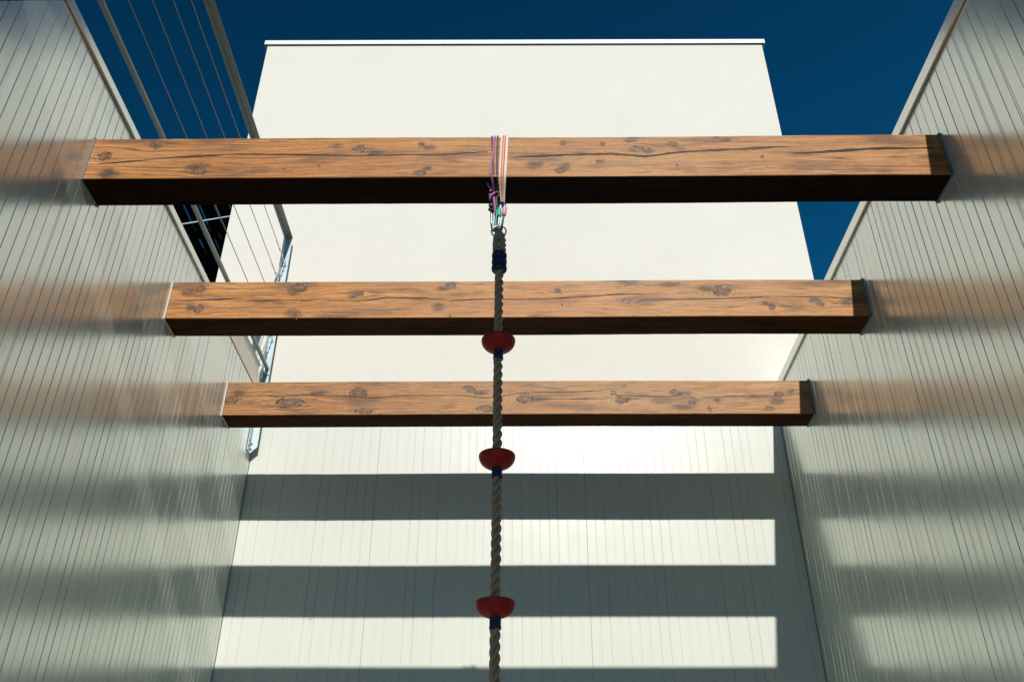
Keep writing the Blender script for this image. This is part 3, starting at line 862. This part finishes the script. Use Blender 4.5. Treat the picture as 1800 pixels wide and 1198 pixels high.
b.tube(smooth([(-0.106, 2.549, 2.312), (-0.100, 2.546, 2.322), (-0.090, 2.548, 2.333), (-0.084, 2.556, 2.338), (-0.088, 2.566, 2.336), (-0.098, 2.566, 2.318), (-0.106, 2.560, 2.304), (-0.108, 2.553, 2.300)], 3), 0.0040, 8)
b.build('knot', M_PURPLE, pc)

dc = thing('cord_sling', 'brown cord sling with blue and tan flecks, doubled and knotted under the beam', 'sling', (-0.085, RY, ZU), 'slings tied over the front beam')
b = MB()
b.tube(smooth([(-0.088, 2.54, 2.334), (-0.0935, 2.502, 2.350), (-0.0935, 2.500, 2.40), (-0.097, 2.500, 2.47), (-0.1015, 2.500, 2.542), (-0.101, 2.506, 2.556), (-0.099, 2.54, 2.5575), (-0.10, 2.655, 2.5575), (-0.10, 2.662, 2.54), (-0.098, 2.662, 2.37), (-0.085, 2.61, 2.318)]), 0.0034, 8)
b.tube(smooth([(-0.077, 2.548, 2.325), (-0.079, 2.502, 2.348), (-0.0795, 2.500, 2.40), (-0.080, 2.500, 2.47), (-0.0785, 2.500, 2.542), (-0.079, 2.506, 2.557), (-0.08, 2.54, 2.5578), (-0.08, 2.655, 2.5575), (-0.08, 2.662, 2.54), (-0.078, 2.662, 2.37), (-0.072, 2.61, 2.318)]), 0.0038, 8)
b.tube(smooth([(-0.079, 2.560, 2.318), (-0.083, 2.566, 2.285), (-0.082, 2.572, 2.245)]), 0.0036, 8)
b.tube(smooth([(-0.066, 2.560, 2.318), (-0.060, 2.566, 2.290), (-0.055, 2.575, 2.262)]), 0.0036, 8)
b.build('loop', M_DOTS, dc)
b = MB()
b.tube(smooth([(-0.084, 2.552, 2.322), (-0.078, 2.544, 2.334), (-0.066, 2.542, 2.336), (-0.056, 2.548, 2.330), (-0.055, 2.556, 2.316), (-0.064, 2.552, 2.306), (-0.078, 2.548, 2.306), (-0.086, 2.556, 2.314), (-0.080, 2.566, 2.328), (-0.064, 2.566, 2.330), (-0.056, 2.560, 2.308), (-0.068, 2.555, 2.298), (-0.078, 2.558, 2.296)], 3), 0.0046, 8)
b.build('knot', M_DOTS, dc)
b = MB()
b.tube(smooth([(-0.108, 2.572, 2.310), (-0.110, 2.575, 2.285), (-0.108, 2.578, 2.262)]), 0.0034, 8)
b.tube(smooth([(-0.094, 2.572, 2.305), (-0.096, 2.575, 2.280), (-0.100, 2.578, 2.262)]), 0.0030, 8)
b.tube(smooth([(-0.108, 2.574, 2.254), (-0.103, 2.568, 2.262), (-0.094, 2.570, 2.256), (-0.094, 2.574, 2.244), (-0.102, 2.570, 2.238), (-0.110, 2.574, 2.243), (-0.108, 2.582, 2.254), (-0.098, 2.584, 2.256), (-0.094, 2.580, 2.243), (-0.104, 2.576, 2.236), (-0.084, 2.576, 2.240)], 3), 0.0052, 8)
b.build('knot', M_BLACK, dc)

# striped webbing sling: a flat band
ws = thing('webbing_sling', 'flat white webbing sling with red and yellow stripes over the front beam', 'sling', (-0.055, RY, ZU), 'slings tied over the front beam')
path = [((-0.066, 2.566, 2.262), (-0.052, 2.566, 2.258)), ((-0.070, 2.545, 2.300), (-0.050, 2.545, 2.292)), ((-0.0735, 2.515, 2.332), (-0.0475, 2.515, 2.326)),
        ((-0.0740, 2.4995, 2.352), (-0.0455, 2.4995, 2.351)), ((-0.0710, 2.4985, 2.42), (-0.0425, 2.4985, 2.42)), ((-0.0685, 2.4985, 2.49), (-0.0400, 2.4985, 2.49)), ((-0.0665, 2.4990, 2.548), (-0.0385, 2.4990, 2.548)),
        ((-0.0665, 2.505, 2.5565), (-0.0385, 2.505, 2.5565)), ((-0.0665, 2.56, 2.5572), (-0.0385, 2.56, 2.5572)), ((-0.0665, 2.655, 2.5572), (-0.0385, 2.655, 2.5572)), ((-0.0665, 2.6610, 2.548), (-0.0385, 2.6610, 2.548)),
        ((-0.070, 2.6610, 2.36), (-0.043, 2.6610, 2.36)), ((-0.066, 2.62, 2.312), (-0.050, 2.62, 2.308)), ((-0.064, 2.585, 2.262), (-0.052, 2.585, 2.258))]
L_ = smooth([a for a, _ in path], 2); R2 = smooth([c_ for _, c_ in path], 2)
NA = 5
vs = []; uvs = []
dist = 0
for i in range(len(L_)):
    if i: dist += (L_[i] - L_[i - 1]).length
    t = (L_[min(i + 1, len(L_) - 1)] - L_[max(i - 1, 0)]).normalized()
    nr = (R2[i] - L_[i]).cross(t).normalized()
    for sd in (0, 1):
        for a in range(NA):
            u = a / (NA - 1)
            vs.append(L_[i].lerp(R2[i], u) + nr * (0.0009 if sd else -0.0009))
            uvs.append((u, dist))
fs = []
st = 2 * NA
for i in range(len(L_) - 1):
    for a in range(NA - 1):
        fs.append((i * st + a, i * st + a + 1, (i + 1) * st + a + 1, (i + 1) * st + a))
        fs.append((i * st + NA + a, (i + 1) * st + NA + a, (i + 1) * st + NA + a + 1, i * st + NA + a + 1))
    fs.append((i * st, (i + 1) * st, (i + 1) * st + NA, i * st + NA))
    fs.append((i * st + NA - 1, i * st + 2 * NA - 1, (i + 1) * st + 2 * NA - 1, (i + 1) * st + NA - 1))
b = MB(); b.add(vs, fs, False)
band = b.build('webbing', M_WEB, ws)
uvl = band.data.uv_layers.new(name='band')
for lp in band.data.loops: uvl.data[lp.index].uv = uvs[lp.vertex_index]

# carabiners, each a bent bar clipped through the ring, with its gate sleeve
def carabiner(label, mat, top, bot, w_, lean_y, sleeve_mat, r=0.0046, sleeve_side=1):
    t = thing('carabiner', label, 'carabiner', ((top[0] + bot[0]) / 2, RY, bot[1]), 'carabiners joining the slings to the rope')
    T = Vector((top[0], RY + lean_y, top[1])); B = Vector((bot[0], RY + lean_y * 0.2, bot[1]))
    ax = T - B; ln = ax.length; ax.normalize()
    sd = Vector((1, 0.35 * (1 if lean_y >= 0 else -1), 0)); sd = (sd - ax * sd.dot(ax)).normalized()
    prof = [(-0.10, 0.0), (-0.55, 0.06), (-0.62, 0.25), (-0.58, 0.6), (-0.52, 0.86), (-0.28, 0.985), (0.15, 1.0), (0.46, 0.90), (0.50, 0.76), (0.42, 0.5), (0.30, 0.22), (0.24, 0.06), (0.10, 0.0)]
    pts = [B + ax * (q * ln) + sd * (p_ * w_) for p_, q in prof]
    P = smooth(pts[:9], 2)
    b_ = MB(); b_.tube(P, r, 10)
    lo = smooth([pts[-2] + (pts[-3] - pts[-2]) * 0.4, pts[-2], pts[-1], pts[0] + (pts[1] - pts[0]) * 0.3], 2)
    b_.tube(lo, r, 10)
    b_.build('body', mat, t)
    g_ = MB(); g_.tube([pts[8], pts[9], pts[10], pts[11]], r * 0.72, 10)
    ga = g_.build('gate', M_BRIGHT if sleeve_mat is None else mat, t)
    if sleeve_mat is not None:
        a_, c_ = (pts[8], pts[9]) if sleeve_side > 0 else (pts[4], pts[3])
        s__ = MB()
        q0 = a_.lerp(c_, -0.25); q1 = a_.lerp(c_, 0.95)
        s__.tube([q0, q0.lerp(q1, 0.08), q0.lerp(q1, 0.92), q1], r * 1.9, 14, rr=[r * 1.3, r * 1.65, r * 1.65, r * 1.3])
        s__.build('screw_sleeve', sleeve_mat, ga)
    return t

carabiner('plain silver carabiner, leftmost of the three above the rope ring', M_BRIGHT, (-0.086, 2.268), (-0.086, 2.150), 0.020, 0.014, None, 0.0032)
carabiner('grey carabiner with a green screw sleeve, middle of the three', M_GREYAL, (-0.088, 2.266), (-0.080, 2.146), 0.029, -0.004, M_GREEN, 0.0050)
carabiner('teal carabiner with a pink screw sleeve, rightmost of the three', M_TEAL, (-0.064, 2.266), (-0.070, 2.144), 0.029, -0.020, M_PINK, 0.0052)

for o in bpy.data.objects:
    if '_o' in o: del o['_o']
